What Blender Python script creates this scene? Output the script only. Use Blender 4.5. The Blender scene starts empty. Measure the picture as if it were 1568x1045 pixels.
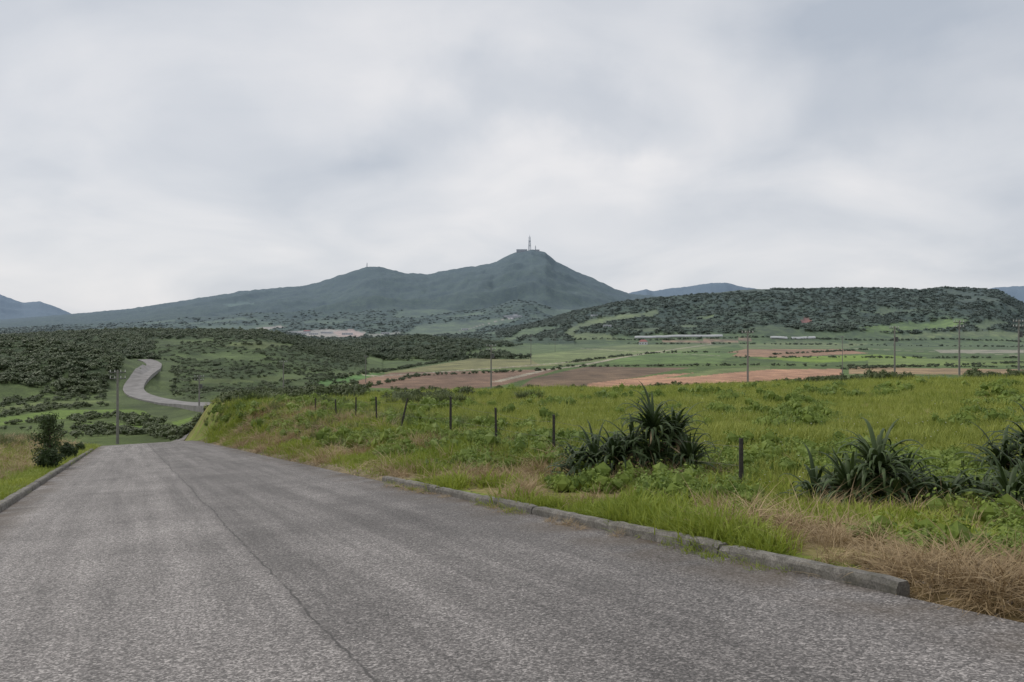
import bpy, math, numpy as np, random
from mathutils import Vector
random.seed(4); rng=np.random.default_rng(7)
F=1220.0; CU=784.0; HV=490.0
scene=bpy.context.scene
# ------------------------------------------------------------------ noise
def _h(ix,iy,seed):
    n=(ix*374761393+iy*668265263+seed*1442695041)&0xffffffff
    n=((n^(n>>13))*1274126177)&0xffffffff
    n=n^(n>>16)
    return (n&0xffff)/65535.0
def vnoise(x,y,seed=0):
    x=np.asarray(x,float);y=np.asarray(y,float)
    ix=np.floor(x).astype(np.int64);iy=np.floor(y).astype(np.int64)
    fx=x-ix;fy=y-iy
    fx=fx*fx*(3-2*fx);fy=fy*fy*(3-2*fy)
    a=_h(ix,iy,seed);b=_h(ix+1,iy,seed);c=_h(ix,iy+1,seed);d=_h(ix+1,iy+1,seed)
    return (a*(1-fx)+b*fx)*(1-fy)+(c*(1-fx)+d*fx)*fy
def fbm(x,y,sc,seed=0,o=4):
    t=0;am=1;s=0
    for i in range(o):
        t=t+am*vnoise(np.asarray(x)/sc*2**i,np.asarray(y)/sc*2**i,seed+i*17);s+=am;am*=.5
    return t/s-0.5
def sst(e0,e1,x):
    t=np.clip((x-e0)/(e1-e0),0,1);return t*t*(3-2*t)
# ------------------------------------------------------------------ landform
DX,DY=-0.432,0.902
def st(x,y): return DX*x+DY*y, DY*x-DX*y
def xy(s,t): return DX*s+DY*t, DY*s-DX*t
TL,TR=-2.28,5.13
def road_z(s): return -1.55-0.12*s-0.0006*np.clip(s-66,0,60)**2
def field_z(x,y): return -2.2-0.0635*y+0.027*x
BR=([0,80,110,160,220,300,400,600,1000,1500,2500,4000,12000],[-2.1,-7.3,-10.5,-16,-21,-28,-33,-35,-37,-38,-36,-30,-20])
BL=([0,60,80,95,120,160,200,250,300,400,600,1000,1500,2500,4000,12000],[-2,-9.8,-12.4,-15.4,-18.6,-22,-24.6,-26.8,-28,-33,-35,-37,-38,-36,-30,-20])
RID=[ # name, D, Wfront, Wback, p, floor, silhouette
 ('M',4500,2300,2500,1.25,-36,[(-400,498),(0,491),(100,483),(200,474),(290,460),(375,446),(470,438),(530,420),(560,410),(580,409),(600,414),(620,419),(655,421),(690,413),(755,404),(775,393),(790,387),(815,383),(835,388),(850,400),(880,415),(910,428),(940,443),(965,451),(1050,458),(1200,475),(1568,492)]),
 ('F1',9500,2500,2500,1,-36,[(-400,430),(0,451),(20,459),(35,464),(60,462),(85,470),(105,479),(130,492),(200,500),(800,500),(920,465),(965,449),(990,443),(1000,446),(1020,443),(1060,438),(1090,434),(1110,433),(1130,438),(1160,443),(1250,460),(1400,470),(1480,452),(1520,441),(1568,438),(1800,430)]),
 ('R',1900,680,800,1.0,-38,[(700,520),(820,496),(880,478),(900,474),(950,463),(1000,458),(1060,453),(1120,446),(1160,443),(1210,444),(1260,443),(1330,442),(1400,445),(1450,442),(1500,443),(1530,445),(1550,457),(1568,466),(1620,480),(1900,500)]),
 ('L2',900,210,350,.9,-37,[(300,530),(450,532),(540,529),(600,522),(640,519),(700,521),(740,528),(800,540),(850,549),(950,560)]),
 ('L1',640,360,500,.9,-34,[(-400,502),(0,518),(100,511),(200,507),(300,508),(400,508),(430,515),(470,528),(520,541),(600,558),(650,572)]),
 ('L0',390,130,160,.8,-30,[(-400,505),(0,524),(100,531),(180,545),(215,557),(240,574),(262,600),(290,620)]),
]
def H(x,y,detail=True):
    x=np.asarray(x,float);y=np.asarray(y,float)
    r=np.hypot(x,y);th=np.clip(np.arctan2(x,y),-0.85,0.85)
    u=CU+F*np.tan(th);Y=r*np.cos(th)
    w=sst(240,400,u)
    base=np.interp(Y,*BL)*(1-w)+(np.interp(Y,*BR)+0.027*x*np.exp(-np.maximum(Y-80,0)/80))*w
    for (n,D,Wf,Wb,p,fl,sil) in RID:
        us,vs=zip(*sil)
        v=np.interp(u,us,vs)
        cz=-(v-HV)/F*D
        q=np.where(Y<D,(D-Y)/Wf,(Y-D)/Wb)
        f=np.clip(1-q,0,1)**p
        z=fl+(cz-fl)*f
        if detail:
            nn=fbm(x,y,Wf*0.24,11*len(n)+int(D)%97,5)
            if n=='M': nn=(0.12-np.abs(nn))*1.3
            z=z+nn*np.maximum(cz-fl,0)*1.5*f*(1-f)*1.8
        z=np.where((f>0)&(cz>fl),z,-1e4)
        base=np.maximum(base,z)
    if detail:
        base=base+fbm(x,y,60,3,3)*1.2*sst(120,300,Y)*(1-sst(450,700,Y)*.6)
        base=base+fbm(x,y,26,5,2)*7*sst(2600,3500,Y)
    s,t=st(x,y)
    rz=road_z(s)
    fz=field_z(x,y)
    fz=np.where(y<12,np.minimum(fz,rz+.2),fz)
    k=sst(TR+.45,TR+4.6-1.4*sst(50,75,s),t)
    right=(rz+0.03)*(1-k)+fz*k
    left=rz+0.02+0.85*sst(3.6,6.8,-t)-0.06*np.clip(-t-9,0,40)
    nz=np.where(t>0,right,left)
    if detail:
        nz=nz+fbm(x,y,2.5,8,3)*0.16*sst(.5,2.5,np.maximum(t-TR,TL-t))+fbm(x,y,11,9,2)*.45*sst(3,8,np.maximum(t-TR,TL-t))
    inside=(1-sst(0.0,0.35,np.maximum(t-TR,TL-t)))
    nz=nz-0.2*inside
    b=sst(80,112,Y)
    z=nz*(1-b)+base*b
    return z
def G(x,y): return float(H(np.array([x]),np.array([y]))[0])
_ys=np.exp(np.linspace(math.log(86),math.log(11000),5000))
def pixel_hit(u,v,y0=86):
    """terrain point on the ray through an image pixel from the camera at (0,0,0)"""
    a=(u-CU)/F;b=(v-HV)/F  # image pixel turned into slopes of the camera ray
    ys=_ys[_ys>=y0]
    z=H(a*ys,ys)
    i=np.argmax(z>=-b*ys)
    if z[i]<-b*ys[i]: i=len(ys)-1
    return a*ys[i],ys[i],z[i]
# ------------------------------------------------------------------ materials
def nt(mat):
    mat.use_nodes=True;n=mat.node_tree.nodes;l=mat.node_tree.links
    return n,l
def painted_haze(n,l,sock):  # aerial haze painted into the base colour, bluer with distance from the origin
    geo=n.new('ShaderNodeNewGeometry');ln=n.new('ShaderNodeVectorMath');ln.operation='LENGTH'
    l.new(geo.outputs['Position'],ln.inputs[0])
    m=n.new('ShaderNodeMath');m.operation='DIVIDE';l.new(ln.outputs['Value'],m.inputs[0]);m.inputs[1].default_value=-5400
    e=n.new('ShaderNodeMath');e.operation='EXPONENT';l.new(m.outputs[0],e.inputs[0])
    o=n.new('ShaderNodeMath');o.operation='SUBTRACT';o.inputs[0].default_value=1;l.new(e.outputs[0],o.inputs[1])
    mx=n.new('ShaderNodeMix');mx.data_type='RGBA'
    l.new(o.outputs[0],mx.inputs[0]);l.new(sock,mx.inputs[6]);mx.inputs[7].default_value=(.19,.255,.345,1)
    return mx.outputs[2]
def foliage(name,c1,c2,trans=.25,rough=.6,hz=True,spec=.25):
    m=bpy.data.materials.new(name);n,l=nt(m)
    b=n['Principled BSDF'];out=n['Material Output']
    oi=n.new('ShaderNodeObjectInfo');g=n.new('ShaderNodeNewGeometry')
    add=n.new('ShaderNodeMath');add.operation='ADD'
    l.new(oi.outputs['Random'],add.inputs[0])
    no=n.new('ShaderNodeTexNoise');no.inputs['Scale'].default_value=.03 if name in('foliage_hill','foliage_dark') else .25;no.inputs['Detail'].default_value=5;l.new(g.outputs['Position'],no.inputs['Vector'])
    no2=n.new('ShaderNodeMapRange');no2.inputs[1].default_value=.3;no2.inputs[2].default_value=.7;l.new(no.outputs['Fac'],no2.inputs[0])
    l.new(no2.outputs[0],add.inputs[1])
    rpi=n.new('ShaderNodeMath');rpi.operation='ADD';l.new(add.outputs[0],rpi.inputs[0]);l.new(g.outputs['Random Per Island'],rpi.inputs[1])
    dv=n.new('ShaderNodeMath');dv.operation='DIVIDE';dv.inputs[1].default_value=2.7;l.new(rpi.outputs[0],dv.inputs[0])
    mx=n.new('ShaderNodeMix');mx.data_type='RGBA';l.new(dv.outputs[0],mx.inputs[0])
    mx.inputs[6].default_value=(*c1,1);mx.inputs[7].default_value=(*c2,1)
    col=mx.outputs[2]
    if hz: col=painted_haze(n,l,col)
    l.new(col,b.inputs['Base Color']);b.inputs['Roughness'].default_value=rough
    b.inputs['Specular IOR Level'].default_value=spec
    if trans>0:
        tr=n.new('ShaderNodeBsdfTranslucent');l.new(col,tr.inputs['Color'])
        ms=n.new('ShaderNodeMixShader');ms.inputs[0].default_value=trans
        l.new(b.outputs[0],ms.inputs[1]);l.new(tr.outputs[0],ms.inputs[2]);l.new(ms.outputs[0],out.inputs['Surface'])
    return m
def simple(name,col,rough=.8,ns=6,var=.25,metal=0,bump=.2,hz=False):
    m=bpy.data.materials.new(name);n,l=nt(m);b=n['Principled BSDF']
    tc=n.new('ShaderNodeTexCoord');no=n.new('ShaderNodeTexNoise');no.inputs['Scale'].default_value=ns;no.inputs['Detail'].default_value=6
    l.new(tc.outputs['Object'],no.inputs['Vector'])
    mr=n.new('ShaderNodeMapRange');mr.inputs[1].default_value=.3;mr.inputs[2].default_value=.7;mr.inputs[3].default_value=1-var;mr.inputs[4].default_value=1+var
    l.new(no.outputs['Fac'],mr.inputs[0])
    vm=n.new('ShaderNodeVectorMath');vm.operation='SCALE';vm.inputs[0].default_value=col;l.new(mr.outputs[0],vm.inputs['Scale'])
    c=vm.outputs[0]
    if hz:c=painted_haze(n,l,c)
    l.new(c,b.inputs['Base Color']);b.inputs['Roughness'].default_value=rough;b.inputs['Metallic'].default_value=metal
    if bump:
        bp=n.new('ShaderNodeBump');bp.inputs['Strength'].default_value=bump;bp.inputs['Distance'].default_value=.02
        l.new(no.outputs['Fac'],bp.inputs['Height']);l.new(bp.outputs[0],b.inputs['Normal'])
    return m
def mesh_obj(name,v,f,mats=(),smooth=False,link=True,mi=None):
    me=bpy.data.meshes.new(name)
    v=np.asarray(v,dtype=np.float32);
    if isinstance(f,np.ndarray):
        me.vertices.add(len(v));me.vertices.foreach_set('co',v.ravel())
        k=f.shape[1];me.loops.add(f.size);me.loops.foreach_set('vertex_index',f.ravel().astype(np.int32))
        me.polygons.add(len(f));me.polygons.foreach_set('loop_start',np.arange(0,f.size,k,dtype=np.int32))
        me.polygons.foreach_set('loop_total',np.full(len(f),k,dtype=np.int32))
    else: me.from_pydata([tuple(map(float,p)) for p in v],[],f)
    for m in mats: me.materials.append(m)
    if mi is not None: me.polygons.foreach_set('material_index',np.asarray(mi,dtype=np.int32))
    me.polygons.foreach_set('use_smooth',np.full(len(me.polygons),smooth))
    me.update(calc_edges=True);me.validate()
    o=bpy.data.objects.new(name,me)
    if link: scene.collection.objects.link(o)
    return o
# ------------------------------------------------------------------ land use polygons
def pin(x,y,poly):
    c=np.zeros(x.shape,bool);n=len(poly);j=n-1
    for i in range(n):
        xi,yi=poly[i];xj,yj=poly[j]
        if yi!=yj: c^=((yi>y)!=(yj>y))&(x<(xj-xi)*(y-yi)/(yj-yi)+xi)
        j=i
    return c
PG=(.17,.20,.075);GR=(.095,.135,.032);BG=(.18,.26,.03);DS=(.19,.115,.06);RS=(.38,.215,.13);DK=(.052,.072,.024)
fields=[
 ([(440,598),(560,570),(900,540),(1000,528),(1300,530),(1568,545),(1568,600),(440,606)],GR),
 ([(530,573),(720,549),(860,551),(870,559),(740,566),(590,572)],(.22,.21,.09)),
 ([(545,584),(600,571),(860,565),(810,580),(700,598),(560,594)],(.22,.14,.09)),
 ([(470,588),(540,576),(560,572),(590,571),(545,584),(500,592)],(.1,.18,.05)),
 ([(815,580),(900,562),(1060,563),(960,580),(870,594),(790,594)],(.17,.115,.068)),
 ([(810,610),(900,588),(1010,574),(1180,566),(1290,565),(1290,577),(1140,592),(1000,602),(860,612)],RS),
 ([(1010,580),(1100,565),(1180,561),(1180,566),(1060,577)],(.15,.18,.06)),
 ([(1090,545),(1140,535),(1290,535),(1330,541),(1200,548)],(.33,.2,.115)),
 ([(1150,548),(1200,548),(1340,543),(1420,548),(1250,556)],BG),
 ([(800,545),(960,528),(1130,528),(1010,543),(900,556),(830,560)],PG),
 ([(700,548),(800,530),(850,528),(960,526),(800,544)],(.13,.17,.06)),
 ([(960,545),(1040,538),(1130,541),(1100,556),(930,557)],(.13,.19,.05)),
 ([(1130,528),(1200,522),(1330,527),(1290,534),(1140,534)],(.16,.19,.07)),
 ([(1010,523),(1140,519),(1160,522),(1060,526)],(.28,.19,.12)),
 ([(1300,562),(1568,566),(1568,574),(1300,573)],(.3,.21,.11)),
 ([(1430,536),(1568,536),(1568,541),(1440,541)],(.3,.28,.2)),
 ([(1330,548),(1568,552),(1568,560),(1330,560)],(.16,.21,.05)),
 ([(872,503),(900,492),(1000,475),(1012,479),(960,491),(905,499),(880,512),(950,519),(940,522),(880,520),(862,513)],(.15,.18,.06)),
 ([(1320,503),(1380,494),(1440,491),(1485,494),(1440,506),(1330,509)],(.14,.20,.035)),
 ([(1056,488),(1090,483),(1102,487),(1075,491)],(.16,.2,.06)),
 ([(1224,492),(1238,486),(1245,494),(1228,497)],(.26,.1,.06)),
 ([(1300,480),(1350,472),(1440,474),(1400,479)],(.10,.125,.045)),
 ([(1490,500),(1568,496),(1568,504),(1500,508)],(.11,.14,.045)),
 ([(1130,506),(1190,500),(1230,506),(1180,511)],(.11,.14,.05)),
 ([(960,506),(1040,498),(1070,502),(1000,510)],(.11,.135,.05)),
 ([(1360,515),(1568,512),(1568,518),(1380,519)],(.15,.18,.06)),
 ([(0,640),(90,628),(200,627),(300,631),(325,638),(260,643),(170,636),(60,644),(0,652)],(.13,.19,.04)),
 ([(110,650),(160,647),(270,653),(250,658),(160,656)],(.12,.18,.04)),
 ([(0,624),(60,616),(150,613),(185,617),(80,622),(0,632)],(.12,.15,.05)),
 ([(260,545),(340,541),(410,547),(400,555),(300,552)],(.10,.135,.045)),
 ([(340,531),(430,526),(460,531),(400,537)],(.115,.14,.05)),
 ([(290,584),(400,578),(460,581),(420,587),(290,594)],(.09,.115,.035)),
 ([(600,513),(640,498),(760,488),(800,490),(740,502),(660,516)],(.12,.15,.06)),
 ([(640,522),(800,505),(860,503),(800,518),(700,524)],(.11,.145,.05)),
 ([(440,509),(500,505),(560,509),(555,519),(470,517)],(.36,.32,.26)),
 ([(510,508),(540,505),(560,511),(550,519),(520,516)],(.45,.34,.28)),
 ([(370,503),(430,499),(440,503),(380,506)],(.36,.32,.25)),
 ([(560,513),(610,508),(620,512),(570,518)],(.28,.27,.2)),
 ([(770,487),(790,483),(800,486),(785,489)],(.45,.42,.4)),
 ([(340,467),(380,463),(390,468),(350,471)],(.10,.14,.07)),
 ([(300,500),(370,498),(420,508),(380,512)],(.10,.13,.055)),
]
FW=[([pixel_hit(u,v)[:2] for u,v in p],c) for p,c in fields]
farm_paths=[[(760,585),(830,568),(890,560),(950,548),(1020,537),(1090,527)],[(1000,600),(1290,578)],[(700,508),(740,497),(790,486)],[(1290,533),(1568,545)],[(540,590),(430,602)],[(890,534),(1100,545)],[(560,575),(900,553)]]
PW=[[pixel_hit(u,v)[:2] for u,v in p] for p in farm_paths]
def segdist(x,y,pl):
    d=np.full(x.shape,1e9)
    for (ax,ay),(bx,by) in zip(pl[:-1],pl[1:]):
        L2=(bx-ax)**2+(by-ay)**2+1e-9
        k=np.clip(((x-ax)*(bx-ax)+(y-ay)*(by-ay))/L2,0,1)
        d=np.minimum(d,np.hypot(x-ax-k*(bx-ax),y-ay-k*(by-ay)))
    return d
def open_mask(x,y):
    m=np.zeros(x.shape,bool)
    for p,c in FW[1:]: m|=pin(x,y,p)
    for p in PW: m|=segdist(x,y,p)<5
    return m
# winding road centreline
wr=[(345,624),(330,623),(290,620),(255,617),(228,612),(210,605),(203,597),(207,587),(220,577),(233,567),(237,560),(232,555),(220,552)]
wp=np.array([pixel_hit(u,v,150)[:2] for u,v in wr])
tt=np.linspace(0,len(wp)-1,160);W2=np.stack([np.interp(tt,range(len(wp)),wp[:,k]) for k in(0,1)],1)
for _ in range(30): W2[1:-1]=(W2[:-2]+2*W2[1:-1]+W2[2:])/4
_wz=np.array([G(*p) for p in W2])+.5
for _ in range(20): _wz[1:-1]=(_wz[:-2]+2*_wz[1:-1]+_wz[2:])/4
# ------------------------------------------------------------------ terrain mesh
th=np.concatenate([np.linspace(-math.pi,-0.66,60,endpoint=False),np.linspace(-0.66,0.66,1050),np.linspace(0.66,math.pi,60)[1:]])[:-1]
rr=np.concatenate([np.exp(np.linspace(math.log(.8),math.log(2000),660,endpoint=False)),np.exp(np.linspace(math.log(2000),math.log(13000),230))])
TH,RR=np.meshgrid(th,rr)
X=(RR*np.sin(TH)).ravel();Y=(RR*np.cos(TH)).ravel()
Z=H(X,Y)
nT=len(th);nR=len(rr)
i=np.arange(nR-1)[:,None]*nT;j=np.arange(nT)[None,:];jn=(j+1)%nT
Fq=np.stack([i+j,i+nT+j,i+nT+jn,i+jn],-1).reshape(-1,4)[:, ::-1]
n1=fbm(X,Y,14,21);n2=fbm(X,Y,2.2,22);n3=fbm(X,Y,80,23,5);Yd=Y
C=np.zeros((len(X),3));FO=np.zeros(len(X),dtype=np.float32)
C[:]=(.155,.19,.036)
far=Yd>105
def put(mask,c,w=1.0,fo=0):
    C[mask]=C[mask]*(1-w)+np.array(c)*w
    FO[mask]=fo
C[far]=(.10,.135,.04)
s_,t_=st(X,Y)
U=CU+F*np.tan(np.clip(np.arctan2(X,Y),-.85,.85))
put(far&(U<330)&(Y<330),(.085,.115,.034))
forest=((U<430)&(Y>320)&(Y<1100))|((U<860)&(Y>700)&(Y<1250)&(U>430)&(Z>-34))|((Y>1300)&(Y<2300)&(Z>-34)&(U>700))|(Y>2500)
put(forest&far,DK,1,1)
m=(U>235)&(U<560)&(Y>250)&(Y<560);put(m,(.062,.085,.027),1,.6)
mm=m&(n3>.05);put(mm,(.085,.112,.038),1,0)
fn=fbm(X,Y,180,84)
mid=(Y>1200)&(Y<2900)&(U<880);put(mid&(fn>0.12),(.10,.13,.05));put(mid&(fn<=0.12),(.058,.08,.03),1,1)
scrub=forest&(Y<2300)&(Y>1300)&(fbm(X,Y,140,87)>.16);put(scrub,(.075,.092,.038),1,.4)
for p,c in FW: put(pin(X,Y,p)&far,c)
for p in PW: put((segdist(X,Y,p)<2.6)&far,(.34,.3,.22))
rdm=(Y>180)&(Y<480)&(U>120)&(U<420);ri=np.where(rdm)[0]
rdd=segdist(X[ri],Y[ri],[tuple(p) for p in W2[::4]]);near_rd=ri[rdd<13]
FO[near_rd]=0;C[near_rd]=(.085,.11,.04)
C[far]*=(1+.45*n1[far,None]+.5*fbm(X[far],Y[far],45,31)[:,None])
near=~far
dry=near&(t_>TR+.5)&(t_<TR+4.5)&(fbm(X,Y,1.6,41,3)>0.03)
put(dry,(.2,.15,.075),.7)
put(near&(t_>TR)&(s_<4.8)&(t_<TR+3.2)&(n2>-.22),(.15,.095,.055),.85)
put(near&(s_>17)&(s_<75)&(t_>TR-.2)&(t_<TR+1.0+n2*2.5),(.24,.19,.13),.85)
put(near&(t_<TL)&(t_>TL-.9+n2),(.22,.19,.14),.6)
put(near&(t_<TL-1.2)&(t_>TL-7)&(n1>-.12),(.2,.13,.07),.7)
C[near]*=(1+1.0*n1[near,None]*.6+.6*n2[near,None])
C=np.clip(C,.01,1)
def canopy(x,y,sc,seed):
    gx=np.floor(x/sc).astype(np.int64);gy=np.floor(y/sc).astype(np.int64);best=np.full(x.shape,9.);
    for a in(-1,0,1):
        for b in(-1,0,1):
            cx=(gx+a+_h(gx+a,gy+b,seed))*sc;cy=(gy+b+_h(gx+a,gy+b,seed+5))*sc
            best=np.minimum(best,np.hypot(x-cx,y-cy)/sc)
    return 1-np.clip(best,0,1)**2
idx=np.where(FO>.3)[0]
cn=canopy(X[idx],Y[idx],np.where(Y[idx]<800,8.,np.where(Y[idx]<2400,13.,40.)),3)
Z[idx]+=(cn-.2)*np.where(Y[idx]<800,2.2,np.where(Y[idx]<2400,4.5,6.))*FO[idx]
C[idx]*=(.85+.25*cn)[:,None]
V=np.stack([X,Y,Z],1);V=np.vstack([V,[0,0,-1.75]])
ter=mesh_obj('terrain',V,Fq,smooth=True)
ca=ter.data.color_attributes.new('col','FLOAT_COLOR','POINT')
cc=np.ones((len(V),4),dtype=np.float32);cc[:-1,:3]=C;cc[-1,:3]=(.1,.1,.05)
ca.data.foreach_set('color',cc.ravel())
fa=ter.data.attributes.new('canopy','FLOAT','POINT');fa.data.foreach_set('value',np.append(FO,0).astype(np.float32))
tm=bpy.data.materials.new('land');n,l=nt(tm);b=n['Principled BSDF']
at=n.new('ShaderNodeAttribute');at.attribute_name='col'
g=n.new('ShaderNodeNewGeometry')
prev=at.outputs['Color']
for sc,lo,hi,dt in ((.012,.8,1.2,3),(.09,.7,1.3,5),(1.2,.75,1.25,3),(9,.7,1.3,3)):
    no=n.new('ShaderNodeTexNoise');no.inputs['Scale'].default_value=sc;no.inputs['Detail'].default_value=dt;l.new(g.outputs['Position'],no.inputs['Vector'])
    mr=n.new('ShaderNodeMapRange');mr.inputs[1].default_value=.3;mr.inputs[2].default_value=.7;mr.inputs[3].default_value=lo;mr.inputs[4].default_value=hi;l.new(no.outputs['Fac'],mr.inputs[0])
    vm=n.new('ShaderNodeVectorMath');vm.operation='SCALE';l.new(prev,vm.inputs[0]);l.new(mr.outputs[0],vm.inputs['Scale']);prev=vm.outputs[0]
l.new(painted_haze(n,l,prev),b.inputs['Base Color']);b.inputs['Roughness'].default_value=.95;b.inputs['Specular IOR Level'].default_value=.1
no=n.new('ShaderNodeTexNoise');no.inputs['Scale'].default_value=6;no.inputs['Detail'].default_value=5;l.new(g.outputs['Position'],no.inputs['Vector'])
bp=n.new('ShaderNodeBump');bp.inputs['Strength'].default_value=.6;bp.inputs['Distance'].default_value=.06;l.new(no.outputs['Fac'],bp.inputs['Height'])
no2=n.new('ShaderNodeTexNoise');no2.inputs['Scale'].default_value=.22;no2.inputs['Detail'].default_value=3;l.new(g.outputs['Position'],no2.inputs['Vector'])
bp2=n.new('ShaderNodeBump');bp2.inputs['Distance'].default_value=3.2
fat=n.new('ShaderNodeAttribute');fat.attribute_name='canopy'
l.new(fat.outputs['Fac'],bp2.inputs['Strength']);l.new(no2.outputs['Fac'],bp2.inputs['Height']);l.new(bp.outputs[0],bp2.inputs['Normal']);l.new(bp2.outputs[0],b.inputs['Normal'])
ter.data.materials.append(tm)
# ------------------------------------------------------------------ asphalt
def asphalt(name):
    m=bpy.data.materials.new(name);n,l=nt(m);b=n['Principled BSDF']
    uv=n.new('ShaderNodeUVMap');sx=n.new('ShaderNodeSeparateXYZ');l.new(uv.outputs[0],sx.inputs[0])
    g=n.new('ShaderNodeNewGeometry')
    def noise(sc,det=4,vec=None,rough=.5):
        x=n.new('ShaderNodeTexNoise');x.inputs['Scale'].default_value=sc;x.inputs['Detail'].default_value=det;x.inputs['Roughness'].default_value=rough
        l.new(vec or g.outputs['Position'],x.inputs['Vector']);return x.outputs['Fac']
    def M(op,a,c=None,d=None):
        x=n.new('ShaderNodeMath');x.operation=op
        for k,vv in enumerate((a,c,d)):
            if vv is None: continue
            if isinstance(vv,(int,float)): x.inputs[k].default_value=vv
            else: l.new(vv,x.inputs[k])
        return x.outputs[0]
    def MR(a,i0,i1,o0,o1):
        x=n.new('ShaderNodeMapRange');l.new(a,x.inputs[0])
        for k,vv in zip((1,2,3,4),(i0,i1,o0,o1)): x.inputs[k].default_value=vv
        return x.outputs[0]
    def MIX(f,a,c):
        x=n.new('ShaderNodeMix');x.data_type='RGBA';l.new(f,x.inputs[0])
        for k,vv in ((6,a),(7,c)):
            if isinstance(vv,tuple): x.inputs[k].default_value=(*vv,1)
            else: l.new(vv,x.inputs[k])
        return x.outputs[2]
    t=sx.outputs[0]
    st_=n.new('ShaderNodeMapping');st_.inputs['Scale'].default_value=(1,.04,1);l.new(uv.outputs[0],st_.inputs['Vector'])
    vor=n.new('ShaderNodeTexVoronoi');vor.inputs['Scale'].default_value=75;l.new(g.outputs['Position'],vor.inputs['Vector'])
    sv=n.new('ShaderNodeSeparateColor');l.new(vor.outputs['Color'],sv.inputs[0])
    spk=MR(M('POWER',sv.outputs[0],2.0),0,1,.55,2.1)
    sp2=MR(noise(30,3,None,.7),.35,.65,.62,1.38)
    big=MR(noise(.4,6,None,.6),.3,.7,.78,1.22)
    streak=MR(noise(2.6,4,st_.outputs[0],.65),.3,.7,.72,1.28)
    f=M('MULTIPLY',M('MULTIPLY',spk,sp2),M('MULTIPLY',big,streak))
    base=(.186,.172,.163)
    lane=MR(t,1.2,1.35,1.14,.87)
    f=M('MULTIPLY',f,lane)
    def wheel(c0,wd): return MR(M('ABSOLUTE',M('SUBTRACT',t,c0)),0,wd,.1,0)
    wsum=M('ADD',M('ADD',wheel(-1.3,.45),wheel(.35,.45)),M('ADD',wheel(2.3,.45),wheel(4.0,.45)))
    f=M('MULTIPLY',f,M('ADD',wsum,1.0))
    vm=n.new('ShaderNodeVectorMath');vm.operation='SCALE';vm.inputs[0].default_value=base;l.new(f,vm.inputs['Scale'])
    col=vm.outputs[0]
    wob=M('ADD',M('MULTIPLY',M('SUBTRACT',noise(5,5),.5),.08),M('MULTIPLY',M('SUBTRACT',noise(.3,2),.5),.18))
    d=M('ABSOLUTE',M('ADD',M('SUBTRACT',t,1.27),wob))
    cr=M('MULTIPLY',MR(d,.005,.017,1,0),MR(noise(3,3),.34,.5,.25,.8))
    col=MIX(cr,col,(.045,.042,.04))
    halo=MR(d,.0,.12,.25,0);col=MIX(halo,col,(.07,.065,.06))
    e=M('MAXIMUM',MR(t,TR-.9,TR,0,1),MR(t,TL+.8,TL,0,1))
    ed=M('MULTIPLY',e,MR(noise(1.3,6),.38,.6,0,.9))
    col=MIX(ed,col,(.10,.075,.05))
    pt=MR(noise(.9,6,None,.65),.55,.66,0,.35);col=MIX(pt,col,(.095,.088,.083))
    l.new(col,b.inputs['Base Color']);b.inputs['Roughness'].default_value=.78;b.inputs['Specular IOR Level'].default_value=.4
    bp=n.new('ShaderNodeBump');bp.inputs['Strength'].default_value=.9;bp.inputs['Distance'].default_value=.008;l.new(M('MULTIPLY',sv.outputs[0],sp2),bp.inputs['Height']);l.new(bp.outputs[0],b.inputs['Normal'])
    return m
def strip(name,pts,width_l,width_r,mat,zf,nw=8,skirt=.3):
    P=np.array(pts);d=np.gradient(P,axis=0);d/=np.linalg.norm(d,axis=1)[:,None]
    nx=d[:,1];ny=-d[:,0]
    ws=np.linspace(width_l,width_r,nw)
    ss=np.concatenate([[0],np.cumsum(np.linalg.norm(np.diff(P,axis=0),axis=1))])
    V=[];UV=[]
    for i in range(len(P)):
        for k,w in enumerate([ws[0]]+list(ws)+[ws[-1]]):
            x=P[i,0]+nx[i]*w;y=P[i,1]+ny[i]*w
            z=zf(x,y,P[i],w)
            if k in(0,nw+1): z-=skirt
            V.append((x,y,z));UV.append((w,ss[i]))
    m=nw+2;Fc=[]
    for i in range(len(P)-1):
        for k in range(m-1):
            a=i*m+k;Fc.append((a,a+1,a+m+1,a+m))
    o=mesh_obj(name,np.array(V),Fc,[mat],smooth=False)
    ul=o.data.uv_layers.new(name='UVMap');UV=np.array(UV)
    li=np.zeros(len(o.data.loops),dtype=np.int32);o.data.loops.foreach_get('vertex_index',li)
    ul.data.foreach_set('uv',UV[li].ravel().astype(np.float32))
    return o
ss=np.concatenate([np.arange(-14,96,.5)])
path=[xy(s,0) for s in ss]
hx,hy=DX,DY;px,py=path[-1];ang=math.atan2(hy,hx)
for k in range(40):
    ang-=math.radians(1.0);px+=math.cos(ang);py+=math.sin(ang);path.append((px,py))
def mainz(x,y,p,w):
    s,t=st(x,y);zr=float(road_z(s));k=float(sst(78,88,y))
    return zr*(1-k)+(G(x,y)+.1)*k if k>0 else zr
strip('asphalt_road',path,TL,TR,asphalt('asphalt'),mainz,nw=10)
def wz(x,y,p,w):
    i=int(np.argmin((W2[:,0]-p[0])**2+(W2[:,1]-p[1])**2))
    return max(_wz[i],G(x,y)+.15)
strip('winding_road',W2,-3.7,3.7,simple('pale_asphalt_far',(.21,.20,.193),.9,.3,.25,bump=0),wz,nw=5,skirt=1.5)
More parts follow.
